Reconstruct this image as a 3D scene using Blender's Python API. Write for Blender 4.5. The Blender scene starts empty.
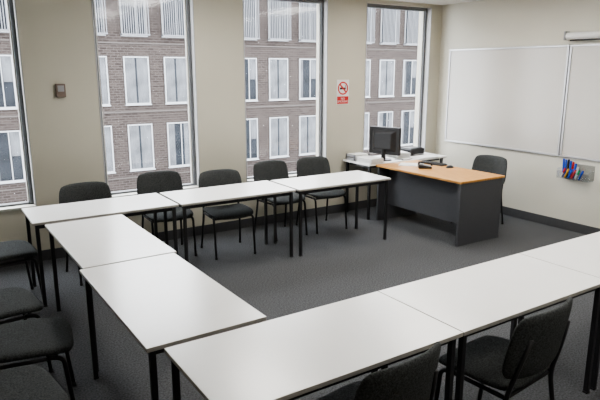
import bpy, bmesh, math, random
from mathutils import Vector, Matrix
random.seed(4)
C = bpy.context.scene.collection

# ---------------------------------------------------------------- materials
def mat(name, col, rough=0.6, metal=0.0, var=0.0, scale=20.0, bump=0.0, bscale=200.0, spec=0.5):
    m = bpy.data.materials.new(name); m.use_nodes = True
    nt = m.node_tree; b = nt.nodes['Principled BSDF']
    b.inputs['Base Color'].default_value = (*col, 1)
    b.inputs['Roughness'].default_value = rough
    b.inputs['Metallic'].default_value = metal
    b.inputs['Specular IOR Level'].default_value = spec
    tc = nt.nodes.new('ShaderNodeTexCoord')
    if var > 0:
        n = nt.nodes.new('ShaderNodeTexNoise'); n.inputs['Scale'].default_value = scale
        n.inputs['Detail'].default_value = 4
        nt.links.new(tc.outputs['Object'], n.inputs['Vector'])
        r = nt.nodes.new('ShaderNodeValToRGB')
        r.color_ramp.elements[0].position = 0.3; r.color_ramp.elements[1].position = 0.7
        r.color_ramp.elements[0].color = (*[c*(1-var) for c in col], 1)
        r.color_ramp.elements[1].color = (*[min(1, c*(1+var)) for c in col], 1)
        nt.links.new(n.outputs['Fac'], r.inputs['Fac'])
        nt.links.new(r.outputs['Color'], b.inputs['Base Color'])
    if bump > 0:
        n2 = nt.nodes.new('ShaderNodeTexNoise'); n2.inputs['Scale'].default_value = bscale
        nt.links.new(tc.outputs['Object'], n2.inputs['Vector'])
        bp = nt.nodes.new('ShaderNodeBump'); bp.inputs['Strength'].default_value = bump
        bp.inputs['Distance'].default_value = 0.01
        nt.links.new(n2.outputs['Fac'], bp.inputs['Height'])
        nt.links.new(bp.outputs['Normal'], b.inputs['Normal'])
    return m

def emis(name, col, s):
    m = bpy.data.materials.new(name); m.use_nodes = True
    b = m.node_tree.nodes['Principled BSDF']
    b.inputs['Base Color'].default_value = (*col, 1)
    b.inputs['Emission Color'].default_value = (*col, 1)
    b.inputs['Emission Strength'].default_value = s
    return m

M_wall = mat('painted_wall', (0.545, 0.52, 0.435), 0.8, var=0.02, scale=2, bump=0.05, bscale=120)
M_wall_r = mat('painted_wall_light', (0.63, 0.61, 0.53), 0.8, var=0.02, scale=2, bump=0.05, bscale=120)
M_ceil = mat('ceiling_paint', (0.72, 0.71, 0.68), 0.9, var=0.02, scale=4)
M_base = mat('baseboard_paint', (0.07, 0.071, 0.075), 0.6, var=0.05)
M_table = mat('white_laminate', (0.93, 0.925, 0.91), 0.24, var=0.01, scale=6, spec=0.7)
M_edge = mat('table_edging', (0.42, 0.40, 0.37), 0.5, var=0.05)
M_black = mat('black_metal', (0.022, 0.022, 0.024), 0.45, var=0.1)
M_fabric = mat('charcoal_fabric', (0.066, 0.070, 0.070), 0.95, var=0.45, scale=130, bump=0.6, bscale=300, spec=0.2)
M_plast = mat('black_plastic', (0.02, 0.02, 0.022), 0.5, var=0.1)
M_plast2 = mat('grey_plastic', (0.35, 0.35, 0.36), 0.5, var=0.05)
M_paper = mat('paper_white', (0.72, 0.72, 0.70), 0.8, var=0.05, scale=30)
M_desk = mat('desk_charcoal', (0.078, 0.080, 0.088), 0.55, var=0.06, scale=60)
M_frame = mat('window_aluminium', (0.17, 0.175, 0.185), 0.45, metal=0.3, var=0.04)
M_framel = mat('window_reveal_grey', (0.42, 0.42, 0.42), 0.5, var=0.03)
M_sill = mat('sill_paint', (0.55, 0.54, 0.5), 0.5, var=0.03)
M_board = mat('whiteboard_enamel', (0.56, 0.54, 0.505), 0.25, var=0.03, scale=1.2)
M_alu = mat('aluminium_trim', (0.44, 0.44, 0.45), 0.35, metal=0.7, var=0.03)
M_red = mat('sign_red', (0.55, 0.03, 0.03), 0.5, var=0.03)
M_blue = mat('marker_blue', (0.02, 0.09, 0.55), 0.5, var=0.05)
M_green = mat('marker_green', (0.03, 0.35, 0.12), 0.5, var=0.05)
M_orange = mat('marker_yellow', (0.85, 0.50, 0.04), 0.5, var=0.05)
M_bronze = mat('thermostat_brown', (0.20, 0.15, 0.12), 0.5, var=0.08)
M_fwhite = mat('facade_white_paint', (0.29, 0.30, 0.31), 0.6, var=0.03)
M_signw = mat('sign_white', (0.75, 0.75, 0.74), 0.5, var=0.02)
M_curt = mat('net_curtain', (0.095, 0.10, 0.108), 0.9, var=0.4, scale=1.6)
M_pane = mat('facade_pane', (0.018, 0.021, 0.026), 0.35, var=0.5, scale=1.5, spec=0.1)
M_rail = mat('facade_railing', (0.125, 0.13, 0.14), 0.5, var=0.05)
M_stone = mat('facade_stone', (0.066, 0.057, 0.052), 0.8, var=0.08, scale=2)
M_street = mat('asphalt', (0.07, 0.07, 0.075), 0.9, var=0.15, scale=3)
M_screen = mat('screen_glass', (0.01, 0.012, 0.015), 0.3, var=0.05)
M_light = emis('light_diffuser', (1.0, 0.965, 0.91), 17.0)
M_carpet = mat('grey_carpet', (0.108, 0.110, 0.115), 0.97, var=0.42, scale=85, bump=0.7, bscale=220, spec=0.1)

def wood():
    m = bpy.data.materials.new('beech_laminate'); m.use_nodes = True
    nt = m.node_tree; b = nt.nodes['Principled BSDF']
    tc = nt.nodes.new('ShaderNodeTexCoord'); mp = nt.nodes.new('ShaderNodeMapping')
    mp.inputs['Scale'].default_value = (14, 1.2, 1)
    n = nt.nodes.new('ShaderNodeTexNoise'); n.inputs['Scale'].default_value = 4; n.inputs['Detail'].default_value = 5
    r = nt.nodes.new('ShaderNodeValToRGB')
    r.color_ramp.elements[0].color = (0.46, 0.225, 0.065, 1); r.color_ramp.elements[1].color = (0.60, 0.325, 0.11, 1)
    r.color_ramp.elements[0].position = .3; r.color_ramp.elements[1].position = .7
    nt.links.new(tc.outputs['Object'], mp.inputs['Vector']); nt.links.new(mp.outputs['Vector'], n.inputs['Vector'])
    nt.links.new(n.outputs['Fac'], r.inputs['Fac']); nt.links.new(r.outputs['Color'], b.inputs['Base Color'])
    b.inputs['Roughness'].default_value = 0.5
    b.inputs['Specular IOR Level'].default_value = 0.3
    return m
M_wood = wood()

def brick():
    m = bpy.data.materials.new('facade_brick'); m.use_nodes = True
    nt = m.node_tree; b = nt.nodes['Principled BSDF']
    tc = nt.nodes.new('ShaderNodeTexCoord'); s = nt.nodes.new('ShaderNodeSeparateXYZ'); c = nt.nodes.new('ShaderNodeCombineXYZ')
    br = nt.nodes.new('ShaderNodeTexBrick')
    br.inputs['Color1'].default_value = (0.032, 0.0255, 0.0235, 1)
    br.inputs['Color2'].default_value = (0.053, 0.043, 0.039, 1)
    br.inputs['Mortar'].default_value = (0.074, 0.065, 0.061, 1)
    br.inputs['Scale'].default_value = 1.0
    br.inputs['Brick Width'].default_value = 0.30; br.inputs['Row Height'].default_value = 0.11
    br.inputs['Mortar Size'].default_value = 0.014
    nt.links.new(tc.outputs['Object'], s.inputs[0])
    nt.links.new(s.outputs['X'], c.inputs['X']); nt.links.new(s.outputs['Z'], c.inputs['Y'])
    nt.links.new(c.outputs[0], br.inputs['Vector']); nt.links.new(br.outputs['Color'], b.inputs['Base Color'])
    b.inputs['Roughness'].default_value = 0.9
    b.inputs['Specular IOR Level'].default_value = 0.1
    return m
M_brick = brick()

def glassm(name, fac, tint, rough=0.02):
    m = bpy.data.materials.new(name); m.use_nodes = True
    nt = m.node_tree; nt.nodes.remove(nt.nodes['Principled BSDF'])
    o = nt.nodes['Material Output']; t = nt.nodes.new('ShaderNodeBsdfTransparent'); g = nt.nodes.new('ShaderNodeBsdfGlossy')
    g.inputs['Roughness'].default_value = rough; t.inputs['Color'].default_value = (*tint, 1)
    mx = nt.nodes.new('ShaderNodeMixShader'); mx.inputs[0].default_value = fac
    nt.links.new(t.outputs[0], mx.inputs[1]); nt.links.new(g.outputs[0], mx.inputs[2]); nt.links.new(mx.outputs[0], o.inputs['Surface'])
    return m
M_glass = glassm('window_glass', 0.025, (0.96, 0.97, 0.98), 0.10)
M_clear = glassm('clear_plastic', 0.10, (0.96, 0.97, 0.98))

# ---------------------------------------------------------------- mesh helpers
def box(bm, x0, x1, y0, y1, z0, z1, mi=0):
    v = [bm.verts.new(p) for p in [(x0,y0,z0),(x1,y0,z0),(x1,y1,z0),(x0,y1,z0),(x0,y0,z1),(x1,y0,z1),(x1,y1,z1),(x0,y1,z1)]]
    fs = []
    for q in [(0,3,2,1),(4,5,6,7),(0,1,5,4),(1,2,6,5),(2,3,7,6),(3,0,4,7)]:
        f = bm.faces.new([v[i] for i in q]); f.material_index = mi; fs.append(f)
    return fs

def finish(name, bm, mats, smooth=False, bevel=0.0, subsurf=0, parent=None, loc=(0,0,0), rot=(0,0,0), segs=2):
    bmesh.ops.recalc_face_normals(bm, faces=bm.faces)
    me = bpy.data.meshes.new(name); bm.to_mesh(me); bm.free()
    for m in (mats if isinstance(mats, (list, tuple)) else [mats]): me.materials.append(m)
    if smooth:
        for p in me.polygons: p.use_smooth = True
    o = bpy.data.objects.new(name, me); C.objects.link(o)
    if bevel > 0:
        b = o.modifiers.new('bevel', 'BEVEL'); b.width = bevel; b.segments = segs; b.limit_method = 'ANGLE'
    if subsurf:
        s = o.modifiers.new('sub', 'SUBSURF'); s.levels = subsurf; s.render_levels = subsurf
    o.location = loc; o.rotation_euler = rot
    if parent: o.parent = parent
    return o

def boxo(name, dims, m, parent=None, bevel=0.0, loc=(0,0,0), rot=(0,0,0)):
    bm = bmesh.new(); box(bm, *dims); return finish(name, bm, m, bevel=bevel, parent=parent, loc=loc, rot=rot)

def tube_bm(bm, pts, r, n=10, mi=0):
    pts = [Vector(p) for p in pts]
    rings = []
    prev = None
    for i, p in enumerate(pts):
        if i == 0: d = pts[1]-p
        elif i == len(pts)-1: d = p-pts[i-1]
        else: d = (pts[i+1]-p).normalized() + (p-pts[i-1]).normalized()
        d.normalize()
        if prev is None:
            a = Vector((1,0,0)) if abs(d.x) < .9 else Vector((0,1,0))
            u = d.cross(a).normalized()
        else:
            u = (prev - d*prev.dot(d)).normalized()
        prev = u; w = d.cross(u)
        rings.append([bm.verts.new(p + (u*math.cos(2*math.pi*k/n) + w*math.sin(2*math.pi*k/n))*r) for k in range(n)])
    for a, b in zip(rings, rings[1:]):
        for k in range(n):
            f = bm.faces.new([a[k], a[(k+1)%n], b[(k+1)%n], b[k]]); f.material_index = mi
    f = bm.faces.new(rings[0][::-1]); f.material_index = mi
    f = bm.faces.new(rings[-1]); f.material_index = mi

def fillet(pts, r=0.05, n=5):
    pts = [Vector(p) for p in pts]; out = [pts[0]]
    for i in range(1, len(pts)-1):
        p = pts[i]; a = (pts[i-1]-p); b = (pts[i+1]-p)
        rr = min(r, a.length*.45, b.length*.45)
        A = p + a.normalized()*rr; B = p + b.normalized()*rr
        for k in range(n+1):
            t = k/n; out.append(A*(1-t)**2 + p*2*t*(1-t) + B*t*t)
    out.append(pts[-1]); return out

def pad(name, w, h, t, fn, m, parent, k=0.10, nx=12, ny=10):
    bm = bmesh.new()
    def P(u, v, s):
        x = u*w/2*(1-k*v**4); y = v*h/2*(1-k*u**4)
        e = max(abs(u), abs(v)); th = t/2*(1-0.45*e**6)
        return fn(x, y, s*th)
    grids = {}
    for s in (-1, 1):
        grids[s] = [[bm.verts.new(P(-1+2*i/nx, -1+2*j/ny, s)) for j in range(ny+1)] for i in range(nx+1)]
        g = grids[s]
        for i in range(nx):
            for j in range(ny):
                q = [g[i][j], g[i+1][j], g[i+1][j+1], g[i][j+1]]
                bm.faces.new(q if s > 0 else q[::-1])
    a, b = grids[-1], grids[1]
    per = [(i,0) for i in range(nx)] + [(nx,j) for j in range(ny)] + [(i,ny) for i in range(nx,0,-1)] + [(0,j) for j in range(ny,0,-1)]
    for q in range(len(per)):
        i, j = per[q]; i2, j2 = per[(q+1)%len(per)]
        bm.faces.new([a[i][j], a[i2][j2], b[i2][j2], b[i][j]])
    return finish(name, bm, m, smooth=True, subsurf=1, parent=parent)

def empty(name, loc=(0,0,0), rotz=0, label=None, cat=None, group=None):
    e = bpy.data.objects.new(name, None); C.objects.link(e); e.location = loc; e.rotation_euler = (0,0,rotz)
    e.empty_display_size = 0.1
    tag(e, label, cat, group); return e

def tag(o, label=None, cat=None, group=None, kind=None):
    if label: o['label'] = label
    if cat: o['category'] = cat
    if group: o['group'] = group
    if kind: o['kind'] = kind
    return o

def copy_tree(o, parent=None):
    n = o.copy(); C.objects.link(n)
    if parent: n.parent = parent
    for c in o.children: copy_tree(c, n)
    return n

# ---------------------------------------------------------------- room shell
XL, XR, YN, YF, ZC = -1.7, 6.4, -1.6, 6.1, 2.81
T = 0.25
def struct(o): o['kind'] = 'structure'; return o

struct(boxo('floor', (XL-T, XR+T, YN-T, YF+T, -0.12, 0), M_carpet))
struct(boxo('ceiling', (XL-T, XR+T, YN-T, YF+T, ZC, ZC+0.12), M_ceil))
struct(boxo('wall_left', (XL-T, XL, YN, YF, 0, ZC), M_wall))
struct(boxo('wall_right', (XR, XR+T, YN, YF, 0, ZC), M_wall_r))
struct(boxo('wall_near', (XL-T, XR+T, YN-T, YN, 0, ZC), M_wall))
wins = [(-0.34, 0.82), (1.50, 2.58), (3.18, 4.38), (5.00, 6.19)]
SILL, HEAD = 0.56, 2.765
bm = bmesh.new()
xs = [XL-T] + [v for w in wins for v in w] + [XR+T]
for i in range(0, len(xs), 2): box(bm, xs[i], xs[i+1], YF, YF+T, 0, ZC)
for a, b in wins:
    box(bm, a, b, YF, YF+T, 0, SILL); box(bm, a, b, YF, YF+T, HEAD, ZC)
struct(finish('wall_back', bm, M_wall))
struct(boxo('baseboard_right', (XR-0.015, XR, YN, YF, 0, 0.11), M_base, bevel=0.003))
struct(boxo('baseboard_back', (XL, XR-0.015, YF-0.015, YF, 0, 0.11), M_base, bevel=0.003))
struct(boxo('baseboard_left', (XL, XL+0.015, YN, YF-0.015, 0, 0.11), M_base, bevel=0.003))
for i, (a, b) in enumerate(wins):
    bm = bmesh.new(); fw = 0.045; y0, y1 = YF+0.08, YF+0.15
    box(bm, a, a+fw, y0, y1, SILL, HEAD); box(bm, b-fw, b, y0, y1, SILL, HEAD)
    box(bm, a+fw, b-fw, y0, y1, SILL, SILL+fw); box(bm, a+fw, b-fw, y0, y1, HEAD-fw, HEAD)
    box(bm, a, a+0.012, YF-0.004, y0, SILL, HEAD, 1); box(bm, b-0.012, b, YF-0.004, y0, SILL, HEAD, 1)
    box(bm, a+fw, a+fw+0.015, y0+0.02, y1-0.01, SILL+fw, HEAD-fw, 2); box(bm, b-fw-0.015, b-fw, y0+0.02, y1-0.01, SILL+fw, HEAD-fw, 2)
    w = struct(finish('window_%d' % (i+1), bm, [M_frame, M_framel, M_sill], bevel=0.003))
    boxo('glass', (a+fw, b-fw, y0+0.035, y0+0.041, SILL+fw, HEAD-fw), M_glass, parent=w)
    boxo('sill', (a+0.0125, b-0.0125, YF-0.03, y0, SILL, SILL+0.025), M_sill, parent=w, bevel=0.004)

def ceiling_light(x, y):
    e = empty('ceiling_light', (x, y, ZC), 0, 'recessed fluorescent ceiling light panel with metal rim', 'ceiling light', 'ceiling light panels')
    bm = bmesh.new(); w, l = 0.30, 0.62
    box(bm, -w, w, -l, -l+.03, -.02, 0); box(bm, -w, w, l-.03, l, -.02, 0)
    box(bm, -w, -w+.03, -l+.03, l-.03, -.02, 0); box(bm, w-.03, w, -l+.03, l-.03, -.02, 0)
    finish('rim', bm, M_alu, parent=e)
    boxo('diffuser', (-w+.03, w-.03, -l+.03, l-.03, -.014, -.002), M_light, parent=e)
for x, y in [(2.6, 0.4), (2.6, 2.6), (4.9, 2.6), (2.6, 4.6), (4.9, 4.6)]: ceiling_light(x, y)

# ---------------------------------------------------------------- facade outside
YB = 26.0
b0 = empty('apartment_building', (0, YB, -9), 0, 'brown brick building across the street with white-framed windows', 'building')
WPX, WPZ, W, H = 1.85, 3.0, 1.14, 2.10
bm = bmesh.new(); box(bm, -12, 40, 0, 6, 0, 16.2, 0)
finish('brick_wall', bm, [M_brick], parent=b0)
bm = bmesh.new()
for r in range(-3, 2):
    z = 0.40 + r*WPZ + 9
    box(bm, -12, 40, -0.05, 0, z-0.36, z-0.30)
finish('string_course', bm, M_stone, parent=b0)
def fac_window_mesh(kind):
    bm = bmesh.new(); w, h = W/2, H; f = 0.055
    box(bm, -w, w, -0.06, 0, 0, f); box(bm, -w, w, -0.06, 0, h-f, h)
    box(bm, -w, -w+f, -0.06, 0, f, h-f); box(bm, w-f, w, -0.06, 0, f, h-f)
    if kind != 1: box(bm, 0.10, 0.14, -0.05, 0, f, h-f)
    box(bm, -w-.03, w+.03, -0.09, 0, -0.05, 0)
    box(bm, -w+f, w-f, -0.012, 0, f, h-f, 2)
    def curt(x0, x1, z0, z1):
        n = max(4, int((x1-x0)/0.07)); prev = None
        for k in range(n+1):
            x = x0+(x1-x0)*k/n; y = -0.02-0.012*(k % 2)
            a = bm.verts.new((x, y, z0)); b = bm.verts.new((x, y, z1))
            if prev:
                q = bm.faces.new([prev[0], a, b, prev[1]]); q.material_index = 1
            prev = (a, b)
    if kind == 0:
        curt(-w+f, -0.20, f, h-f); curt(0.26, w-f, f, h-f)
    elif kind == 1:
        curt(-w+f, -0.06, f, h-f); curt(0.02, w-f, f, h-f)
    elif kind == 2:
        curt(-w+f, -0.34, f, h-f); curt(0.16, w-f, h*0.5, h-f)
    me = bpy.data.meshes.new('building_window')
    bmesh.ops.recalc_face_normals(bm, faces=bm.faces); bm.to_mesh(me); bm.free()
    for m in (M_fwhite, M_curt, M_pane): me.materials.append(m)
    return me
fms = [fac_window_mesh(k) for k in range(4)]
bm = bmesh.new()
for k in range(13):
    x = -W/2 - 0.02 + (W+0.04)*k/12; box(bm, x-0.018, x+0.018, -0.30, -0.26, 0.0, H*0.98)
box(bm, -W/2-.06, W/2+.06, -0.31, -0.25, 0.0, 0.06); box(bm, -W/2-.06, W/2+.06, -0.31, -0.25, H*0.98-.05, H*0.98)
box(bm, -W/2-.05, -W/2, -0.26, 0, 0.0, .05); box(bm, W/2, W/2+.05, -0.26, 0, 0, .05)
box(bm, -W/2-.05, -W/2, -0.26, 0, H*.9, H*.9+.05); box(bm, W/2, W/2+.05, -0.26, 0, H*.9, H*.9+.05)
railme = bpy.data.meshes.new('railing'); bm.to_mesh(railme); bm.free(); railme.materials.append(M_rail)
for c in range(-4, 12):
    for r in range(-2, 2):
        me = fms[3] if r == 1 else random.choice([fms[0], fms[2], fms[1], fms[2]])
        o = bpy.data.objects.new('building_window', me); C.objects.link(o)
        o.parent = b0; o.location = (8.14 + c*WPX, 0, 9 + 0.40 + r*WPZ)
        if r == 1:
            q = bpy.data.objects.new('railing', railme); C.objects.link(q); q.parent = o
st = boxo('street', (-40, 60, YF+T+0.5, 60, -9.2, -9.0), M_street)
tag(st, 'grey asphalt street below the windows', 'street')

# ---------------------------------------------------------------- tables
TL, TW, TH = 1.215, 0.605, 0.72
def make_table():
    e = empty('meeting_table', (0,0,0), 0, 'white laminate rectangular meeting table with black metal legs', 'table', 'meeting tables')
    bm = bmesh.new()
    fs = box(bm, -TL/2, TL/2, -TW/2, TW/2, TH-0.022, TH)
    for f in fs[2:]: f.material_index = 1
    fs[0].material_index = 1
    finish('tabletop', bm, [M_table, M_edge], bevel=0.003, parent=e)
    bm = bmesh.new(); a, b = TL/2-0.04, TW/2-0.04; z0, z1 = TH-0.06, TH-0.022
    box(bm, -a, a, -b, -b+.02, z0, z1); box(bm, -a, a, b-.02, b, z0, z1)
    box(bm, -a, -a+.02, -b+.02, b-.02, z0, z1); box(bm, a-.02, a, -b+.02, b-.02, z0, z1)
    finish('frame', bm, M_black, parent=e)
    lm = None
    for sx in (-1, 1):
        for sy in (-1, 1):
            if lm is None:
                bm = bmesh.new(); box(bm, -.014, .014, -.014, .014, 0.012, TH-0.022); box(bm, -.016, .016, -.016, .016, 0, .012)
                l = finish('leg', bm, M_black, bevel=0.003, parent=e); lm = l
            else:
                l = lm.copy(); C.objects.link(l); l.parent = e
            l.location = (sx*(TL/2-0.035), sy*(TW/2-0.035), 0)
    return e
t0 = make_table()
GAP = 0.004
tabs = []
for k, (x, y, r) in enumerate([(0.60+TL/2, 5.105, 0.0), (0.625+TL*1.5, 5.085, -0.008), (0.655+TL*2.5, 5.045, -0.016)]):
    tabs.append((x, y, r))
tabs.append((0.985, 4.112, math.pi/2+0.012))
tabs.append((0.975, 2.882, math.pi/2+0.012))
for k in range(3):
    tabs.append((0.745+TL*(k+.5)+GAP*k, 1.934, 0.0))
for i, (x, y, r) in enumerate(tabs):
    t = t0 if i == 0 else copy_tree(t0)
    t.location = (x, y, 0); t.rotation_euler = (0, 0, r)

# ---------------------------------------------------------------- chairs (front = +Y local)
def make_chair():
    e = empty('stacking_chair', (0,0,0), 0, 'charcoal fabric stacking chair with black tube legs', 'chair', 'charcoal meeting chairs')
    def fs(x, y, s):
        return (x, y, 0.445 + s + 0.012*(x/0.23)**2 - (0.02*max(0, y/0.21)**3))
    pad('seat', 0.48, 0.45, 0.055, fs, M_fabric, e, k=0.13)
    def fb(x, y, s):
        curve = 0.055*(x/0.23)**2
        return (x*(1-0.04*(y/0.17)), -0.245 - 0.20*(y+0.17)*0.9 + curve + s, 0.672 + y)
    pad('backrest', 0.50, 0.35, 0.042, fb, M_fabric, e, k=0.11)
    for s in (-1, 1):
        bm = bmesh.new()
        tube_bm(bm, fillet([(s*.215, .205, 0), (s*.215, .165, .405), (s*.20, .09, .412)], .05), .012)
        tube_bm(bm, [(s*.215,.2051,0),(s*.215,.2045,.02)], .015)
        finish('leg', bm, M_black, smooth=True, parent=e)
        bm = bmesh.new()
        tube_bm(bm, fillet([(s*.225, -.255, 0), (s*.205, -.195, .40), (s*.195, -.238, .56), (s*.165, -.275, .72)], .06), .012)
        tube_bm(bm, [(s*.225,-.255,0),(s*.224,-.2515,.02)], .015)
        finish('leg', bm, M_black, smooth=True, parent=e)
    bm = bmesh.new()
    for s in (-1, 1): tube_bm(bm, [(s*.20, .13, .408), (s*.20, -.195, .405)], .011)
    tube_bm(bm, [(-.2, .13, .405), (.2, .13, .405)], .010)
    tube_bm(bm, [(-.205, -.19, .40), (.205, -.19, .40)], .010)
    finish('frame', bm, M_black, smooth=True, parent=e)
    return e
c0 = make_chair()
PI = math.pi
chairs = [
    (1.20, 5.38, PI+0.05), (1.99, 5.60, PI-0.04), (2.56, 5.34, PI-0.10), (3.38, 5.60, PI+0.06), (3.96, 5.58, PI-0.03),
    (0.42, 5.08, -PI/2+0.08), (0.25, 3.88, -PI/2+0.12), (0.33, 3.26, -PI/2-0.16), (0.16, 2.68, -PI/2+0.14),
    (1.40, 1.71, 0.12), (2.29, 1.70, 0.10),
    (5.68, 4.66, PI/2+0.10),
]
for i, (x, y, r) in enumerate(chairs):
    c = c0 if i == 0 else copy_tree(c0)
    c.location = (x, y, 0); c.rotation_euler = (0, 0, r)
    if i == 11: c['label'] = 'charcoal fabric stacking chair behind the wood-topped desk'

# ---------------------------------------------------------------- teacher desk
dx0, dx1, dy0, dy1, dz = 4.72, 5.45, 4.10, 5.50, 0.73
d = empty('teacher_desk', ((dx0+dx1)/2, (dy0+dy1)/2, 0), 0, 'charcoal office desk with light beech top', 'desk')
hx, hy = (dx1-dx0)/2, (dy1-dy0)/2
boxo('desktop', (-hx, hx, -hy, hy, dz-0.025, dz), M_wood, parent=d, bevel=0.004)
boxo('side_panel', (-hx+.02, hx-.02, -hy+.015, -hy+.045, 0, dz-.025), M_desk, parent=d, bevel=0.002)
boxo('side_panel', (-hx+.02, hx-.02, hy-.045, hy-.015, 0, dz-.025), M_desk, parent=d, bevel=0.002)
boxo('modesty_panel', (-hx+.19, -hx+.21, -hy+.045, hy-.045, 0.20, dz-.025), M_desk, parent=d, bevel=0.002)
p = boxo('drawer_unit', (-0.05, hx-.06, -hy+.05, -hy+.30, 0.2, dz-.03), M_desk, parent=d, bevel=0.003)
for k in range(3):
    q = boxo('drawer', (hx-.06, hx-.045, -hy+.055, -hy+.295, 0.205+.165*k, 0.365+.165*k), M_desk, parent=p, bevel=0.002)

s = empty('side_table', (5.33, 5.80, 0), 0, 'white topped side table against the window wall', 'table')
boxo('tabletop', (-.70, .70, -.28, .27, .71, .735), M_table, parent=s, bevel=0.003)
for sx in (-1, 1):
    for sy in (-1, 1):
        boxo('leg', (sx*.65-.015, sx*.65+.015, sy*.23-.015, sy*.23+.015, 0, .71), M_black, parent=s)
boxo('frame', (-.64, .64, -.20, .20, .67, .71), M_black, parent=s)
SZ = .735

m = empty('computer_monitor', (5.04, 5.70, SZ), math.radians(108), 'black computer monitor seen from its rear on the side table', 'monitor')
bm = bmesh.new(); box(bm, -.23, .23, -.025, .025, .08, .44); finish('screen_housing', bm, M_plast, bevel=.010, parent=m)
boxo('screen', (-.21, .21, -.0275, -.0255, .10, .42), M_screen, parent=m)
bm = bmesh.new(); fs_ = box(bm, -.18, .18, .026, .075, .12, .40)
for v in bm.verts:
    if v.co.y > .05: v.co.x *= .7; v.co.z = .26+(v.co.z-.26)*.7
finish('rear_cover', bm, M_plast, parent=m, bevel=.01)
bm = bmesh.new(); tube_bm(bm, [(0, .03, .012), (0, .03, .15)], .03, 14); finish('stand', bm, M_plast, smooth=False, parent=m)
bm = bmesh.new(); bmesh.ops.create_cone(bm, cap_ends=True, segments=28, radius1=.10, radius2=.09, depth=.014, matrix=Matrix.Translation((0,.0,.007)))
finish('base', bm, M_plast, parent=m)

pr = empty('printer', (5.72, 5.89, SZ), 0.06, 'small black printer with paper tray', 'printer')
boxo('body', (-.14, .14, -.11, .11, 0, .09), M_plast, parent=pr, bevel=.012)
boxo('lid', (-.12, .12, -.09, .10, .09, .10), M_plast, parent=pr, bevel=.005)
boxo('paper_tray', (-.09, .09, -.15, -.105, .015, .023), M_plast2, parent=pr, bevel=.003)

def paper_stack(x, y, z, n, rz, label, j=.008, t=.004):
    bm = bmesh.new(); zz = 0
    for k in range(n):
        ox, oy = random.uniform(-j,j), random.uniform(-j,j)
        a = random.uniform(-j, j)*9
        vs = box(bm, -.105+ox, .105+ox, -.148+oy, .148+oy, zz, zz+t); zz += t+0.0004
        bmesh.ops.rotate(bm, verts=list({v for f in vs for v in f.verts}), cent=(0,0,0), matrix=Matrix.Rotation(a, 3, 'Z'))
    o = finish('paper_stack', bm, M_paper, loc=(x,y,z), rot=(0,0,rz)); tag(o, label, 'paper'); return o
paper_stack(4.765, 5.67, SZ, 14, 0.04, 'untidy stack of white papers on the side table', .008)
paper_stack(5.40, 5.84, SZ, 16, -0.12, 'loose stack of white papers beside the printer', .012)
paper_stack(5.10, 5.24, dz, 2, 0.7, 'thin sheaf of white paper on the desk', .012, .002)
paper_stack(5.72, 5.62, SZ, 3, 1.5, 'few white sheets in front of the printer', .006, .002)
bm = bmesh.new()
tube_bm(bm, fillet([(0,0,.005),(.10,-.06,.005),(.02,-.10,.005),(.14,-.13,.005),(.24,-.08,.005)], .06, 6), .004, 8)
cb = finish('cable', bm, M_plast, smooth=True, loc=(5.19, 5.66, SZ)); tag(cb, 'loose black computer cable on the side table', 'cable')
kb = empty('keyboard', (5.36, 5.14, dz), PI/2+0.1, 'slim black computer keyboard on the desk', 'keyboard')
boxo('body', (-.19, .19, -.06, .06, 0, .016), M_plast, parent=kb, bevel=.005)
bm = bmesh.new()
for i in range(12):
    for j in range(5):
        x = -.17+i*.028; y = -.052+j*.021; box(bm, x, x+.022, y, y+.016, .016, .022)
finish('keys', bm, M_plast, parent=kb)
bm = bmesh.new(); bmesh.ops.create_uvsphere(bm, u_segments=20, v_segments=12, radius=1)
for v in bm.verts:
    v.co.x *= .03; v.co.y *= .055; v.co.z = max(0, v.co.z)*.032
ms = finish('computer_mouse', bm, M_plast, smooth=True, loc=(5.33, 4.82, dz), rot=(0,0,1.4))
tag(ms, 'small black computer mouse beside the keyboard', 'mouse')
cr = empty('letter_tray', (4.78, 5.94, SZ), 0.0, 'grey plastic letter tray holding papers', 'tray')
bm = bmesh.new()
for zz in (0, .045):
    box(bm, -.125, .125, -.10, .10, zz, zz+.004); box(bm, -.125, -.12, -.10, .10, zz, zz+.035); box(bm, .12, .125, -.10, .10, zz, zz+.035)
for sx in (-1, 1):
    box(bm, sx*.1225-.0025, sx*.1225+.0025, .08, .10, 0, .08); box(bm, sx*.1225-.0025, sx*.1225+.0025, -.10, -.08, 0, .08)
finish('tray', bm, M_plast2, parent=cr)
bm = bmesh.new()
for zz in (0.004, .049): box(bm, -.105, .105, -.09, .09, zz, zz+.03)
finish('papers', bm, M_paper, parent=cr)
ph = empty('telephone', (5.06, 4.98, dz), 0.9, 'black desk telephone with handset', 'telephone')
bm = bmesh.new(); box(bm, -.07, .07, -.08, .08, 0, .022)
for v in bm.verts:
    if v.co.z > .02 and v.co.y > 0: v.co.z = .048
finish('body', bm, M_plast, bevel=.006, parent=ph)
bm = bmesh.new(); tube_bm(bm, fillet([(-.045,-.08,.038),(-.045,-.075,.062),(-.045,.075,.078),(-.045,.08,.05)], .03), .013); finish('handset', bm, M_plast, smooth=True, parent=ph)
boxo('keypad', (-.015, .06, -.065, .02, .028, .036), M_plast2, parent=ph, rot=(0.17,0,0))

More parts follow.
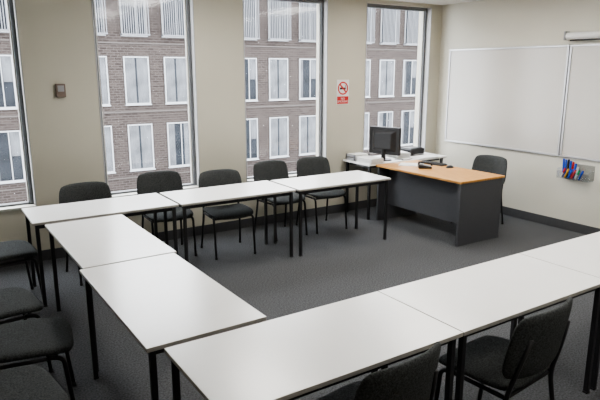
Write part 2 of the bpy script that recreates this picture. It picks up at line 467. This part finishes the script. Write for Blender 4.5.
# ---------------------------------------------------------------- whiteboards
def whiteboard(y0, y1, z0, z1, label):
    e = empty('whiteboard', (XR, (y0+y1)/2, z0), 0, label, 'whiteboard')
    h = z1-z0; l = (y1-y0)/2; t = 0.025
    boxo('writing_surface', (-.014, -.001, -l+t, l-t, t, h-t), M_board, parent=e)
    bm = bmesh.new()
    box(bm, -.024, 0, -l, l, 0, t); box(bm, -.024, 0, -l, l, h-t, h); box(bm, -.024, 0, -l, -l+t, t, h-t); box(bm, -.024, 0, l-t, l, t, h-t)
    finish('frame', bm, M_alu, bevel=.003, parent=e)
    return e
whiteboard(4.06, 5.90, 0.88, 2.19, 'wide white dry-wipe board with thin aluminium frame')
whiteboard(2.20, 4.05, 0.88, 2.19, 'second white dry-wipe board below the projection screen')
ps = empty('projection_screen', (XR, 3.1, 2.24), 0, 'rolled-up projection screen in white wall-mounted case', 'projection screen')
bm = bmesh.new(); tube_bm(bm, [(-.05, -1.0, .045), (-.05, .98, .045)], .042, 20); finish('case', bm, M_signw, smooth=False, parent=ps)
boxo('end_cap', (-.10, 0, .98, 1.0, 0, .10), M_plast2, parent=ps, bevel=.006)
boxo('end_cap', (-.10, 0, -1.02, -1.0, 0, .10), M_plast2, parent=ps, bevel=.006)
boxo('pull_bar', (-.065, -.045, -.95, .94, -.012, .004), M_plast, parent=ps, bevel=.003)

# marker holder
CY = 3.80
CZ = .64
cd = empty('marker_holder', (XR, CY, CZ), 0, 'clear wall-mounted holder full of coloured whiteboard markers', 'marker holder')
bm = bmesh.new()
box(bm, -.004, 0, -.20, .20, 0, .18); box(bm, -.12, -.004, -.20, .20, 0, .004); box(bm, -.12, -.117, -.20, .20, .004, .09)
box(bm, -.117, -.004, -.20, -.197, .004, .12); box(bm, -.117, -.004, .197, .20, .004, .12)
finish('rack', bm, M_clear, parent=cd)
def marker(x, y, z, m, tilt, sc=1, body=None):
    e = empty('marker_pen', (x, y, z), 0, 'coloured whiteboard marker in the wall holder', 'marker pen', 'whiteboard markers')
    e.rotation_euler = tilt; e.scale = (1, 1, sc)
    bm = bmesh.new(); tube_bm(bm, [(0,0,0),(0,0,.085)], .010, 12); finish('barrel', bm, body or m, parent=e)
    bm = bmesh.new(); tube_bm(bm, [(0,0,.085),(0,0,.15),(0,0,.155)], .0115, 12); finish('cap', bm, m, parent=e)
for k, (mm, sc, tl) in enumerate([(M_blue,1.4,0), (M_blue,1.35,.02), (M_plast,1.4,.04), (M_blue,1.3,.06), (M_red,1.25,.09), (M_blue,1.15,.13), (M_signw,.95,.18)]):
    marker(XR-.035, CY+.17-k*.027, CZ+.008, mm, (tl, -.04, 0), sc)
for k, (mm, bd) in enumerate([(M_red,M_signw), (M_orange,M_orange), (M_blue,M_blue), (M_red,M_red), (M_green,M_signw), (M_blue,M_blue)]):
    marker(XR-.085, CY+.16-k*.045, CZ+.010, mm, (.40, -.03, 0), .75, bd)

# ---------------------------------------------------------------- sign on the pier
sg = empty('no_smoking_sign', (4.63, YF-.001, 1.46), 0, 'white no smoking sign with red ring and red text panel', 'sign')
boxo('panel', (-.10, .10, -.004, 0, 0, .32), M_signw, parent=sg, bevel=.001)
boxo('text_panel', (-.093, .093, -.0055, -.004, .008, .105), M_red, parent=sg)
bm = bmesh.new()
n = 40; cx, cz = 0, .21; R1, R0 = .085, .066
def ringpt(r, a, y): return (cx+r*math.cos(a), y, cz+r*math.sin(a))
for k in range(n):
    a, b = 2*PI*k/n, 2*PI*(k+1)/n
    bm.faces.new([bm.verts.new(ringpt(R0, a, -.0062)), bm.verts.new(ringpt(R1, a, -.0062)), bm.verts.new(ringpt(R1, b, -.0062)), bm.verts.new(ringpt(R0, b, -.0062))])
s2 = .0075; dxy = .052
bm.faces.new([bm.verts.new(p) for p in [(-dxy-s2, -.0064, cz+dxy-s2), (-dxy+s2, -.0064, cz+dxy+s2), (dxy+s2, -.0064, cz-dxy+s2), (dxy-s2, -.0064, cz-dxy-s2)]])
finish('prohibition_ring', bm, M_red, parent=sg)
bm = bmesh.new(); box(bm, -.05, .035, -.0056, -.004, cz-.016, cz+.010); box(bm, .04, .05, -.0056, -.004, cz-.016, cz+.010)
tube_bm(bm, [(.045,-.0052,cz+.014),(.038,-.0052,cz+.026),(.047,-.0052,cz+.039)], .004, 6)
finish('cigarette', bm, M_black, parent=sg)
def text_mesh(body, size, loc, m, parent):
    cu = bpy.data.curves.new('txt', 'FONT'); cu.body = body; cu.size = size; cu.align_x = 'CENTER'; cu.align_y = 'CENTER'; cu.extrude = 0.0004; cu.space_line = 0.9
    tmp = bpy.data.objects.new('txt', cu); C.objects.link(tmp)
    bpy.context.view_layer.update()
    me = bpy.data.meshes.new_from_object(tmp.evaluated_get(bpy.context.evaluated_depsgraph_get()))
    bpy.data.objects.remove(tmp)
    o = bpy.data.objects.new('lettering', me); C.objects.link(o); me.materials.clear(); me.materials.append(m)
    o.parent = parent; o.location = loc; o.rotation_euler = (PI/2, 0, 0); return o
text_mesh('NO\nSMOKING', .040, (0, -.0062, .056), M_signw, sg)

th = empty('thermostat', (1.14, YF, 1.64), 0, 'small brown wall-mounted room thermostat', 'thermostat')
boxo('housing', (-.045, .045, -.035, 0, 0, .13), M_bronze, parent=th, bevel=.006)
boxo('dial', (-.03, .03, -.04, -.035, .055, .115), M_plast2, parent=th, bevel=.003)

# ---------------------------------------------------------------- world, camera
w = bpy.data.worlds.new('overcast'); bpy.context.scene.world = w; w.use_nodes = True
bg = w.node_tree.nodes['Background']; bg.inputs['Color'].default_value = (0.95, 0.97, 1.0, 1); bg.inputs['Strength'].default_value = 11.0
try: bpy.context.scene.view_settings.look = 'AgX - Medium High Contrast'
except Exception as ex: print(ex)

cam = bpy.data.cameras.new('camera'); co = bpy.data.objects.new('camera', cam); C.objects.link(co)
cam.lens = 34.26; cam.sensor_width = 36; co.location = (0, 0, 1.9)
co.rotation_euler = (math.radians(90-12.8), 0, math.radians(-33))
bpy.context.scene.camera = co
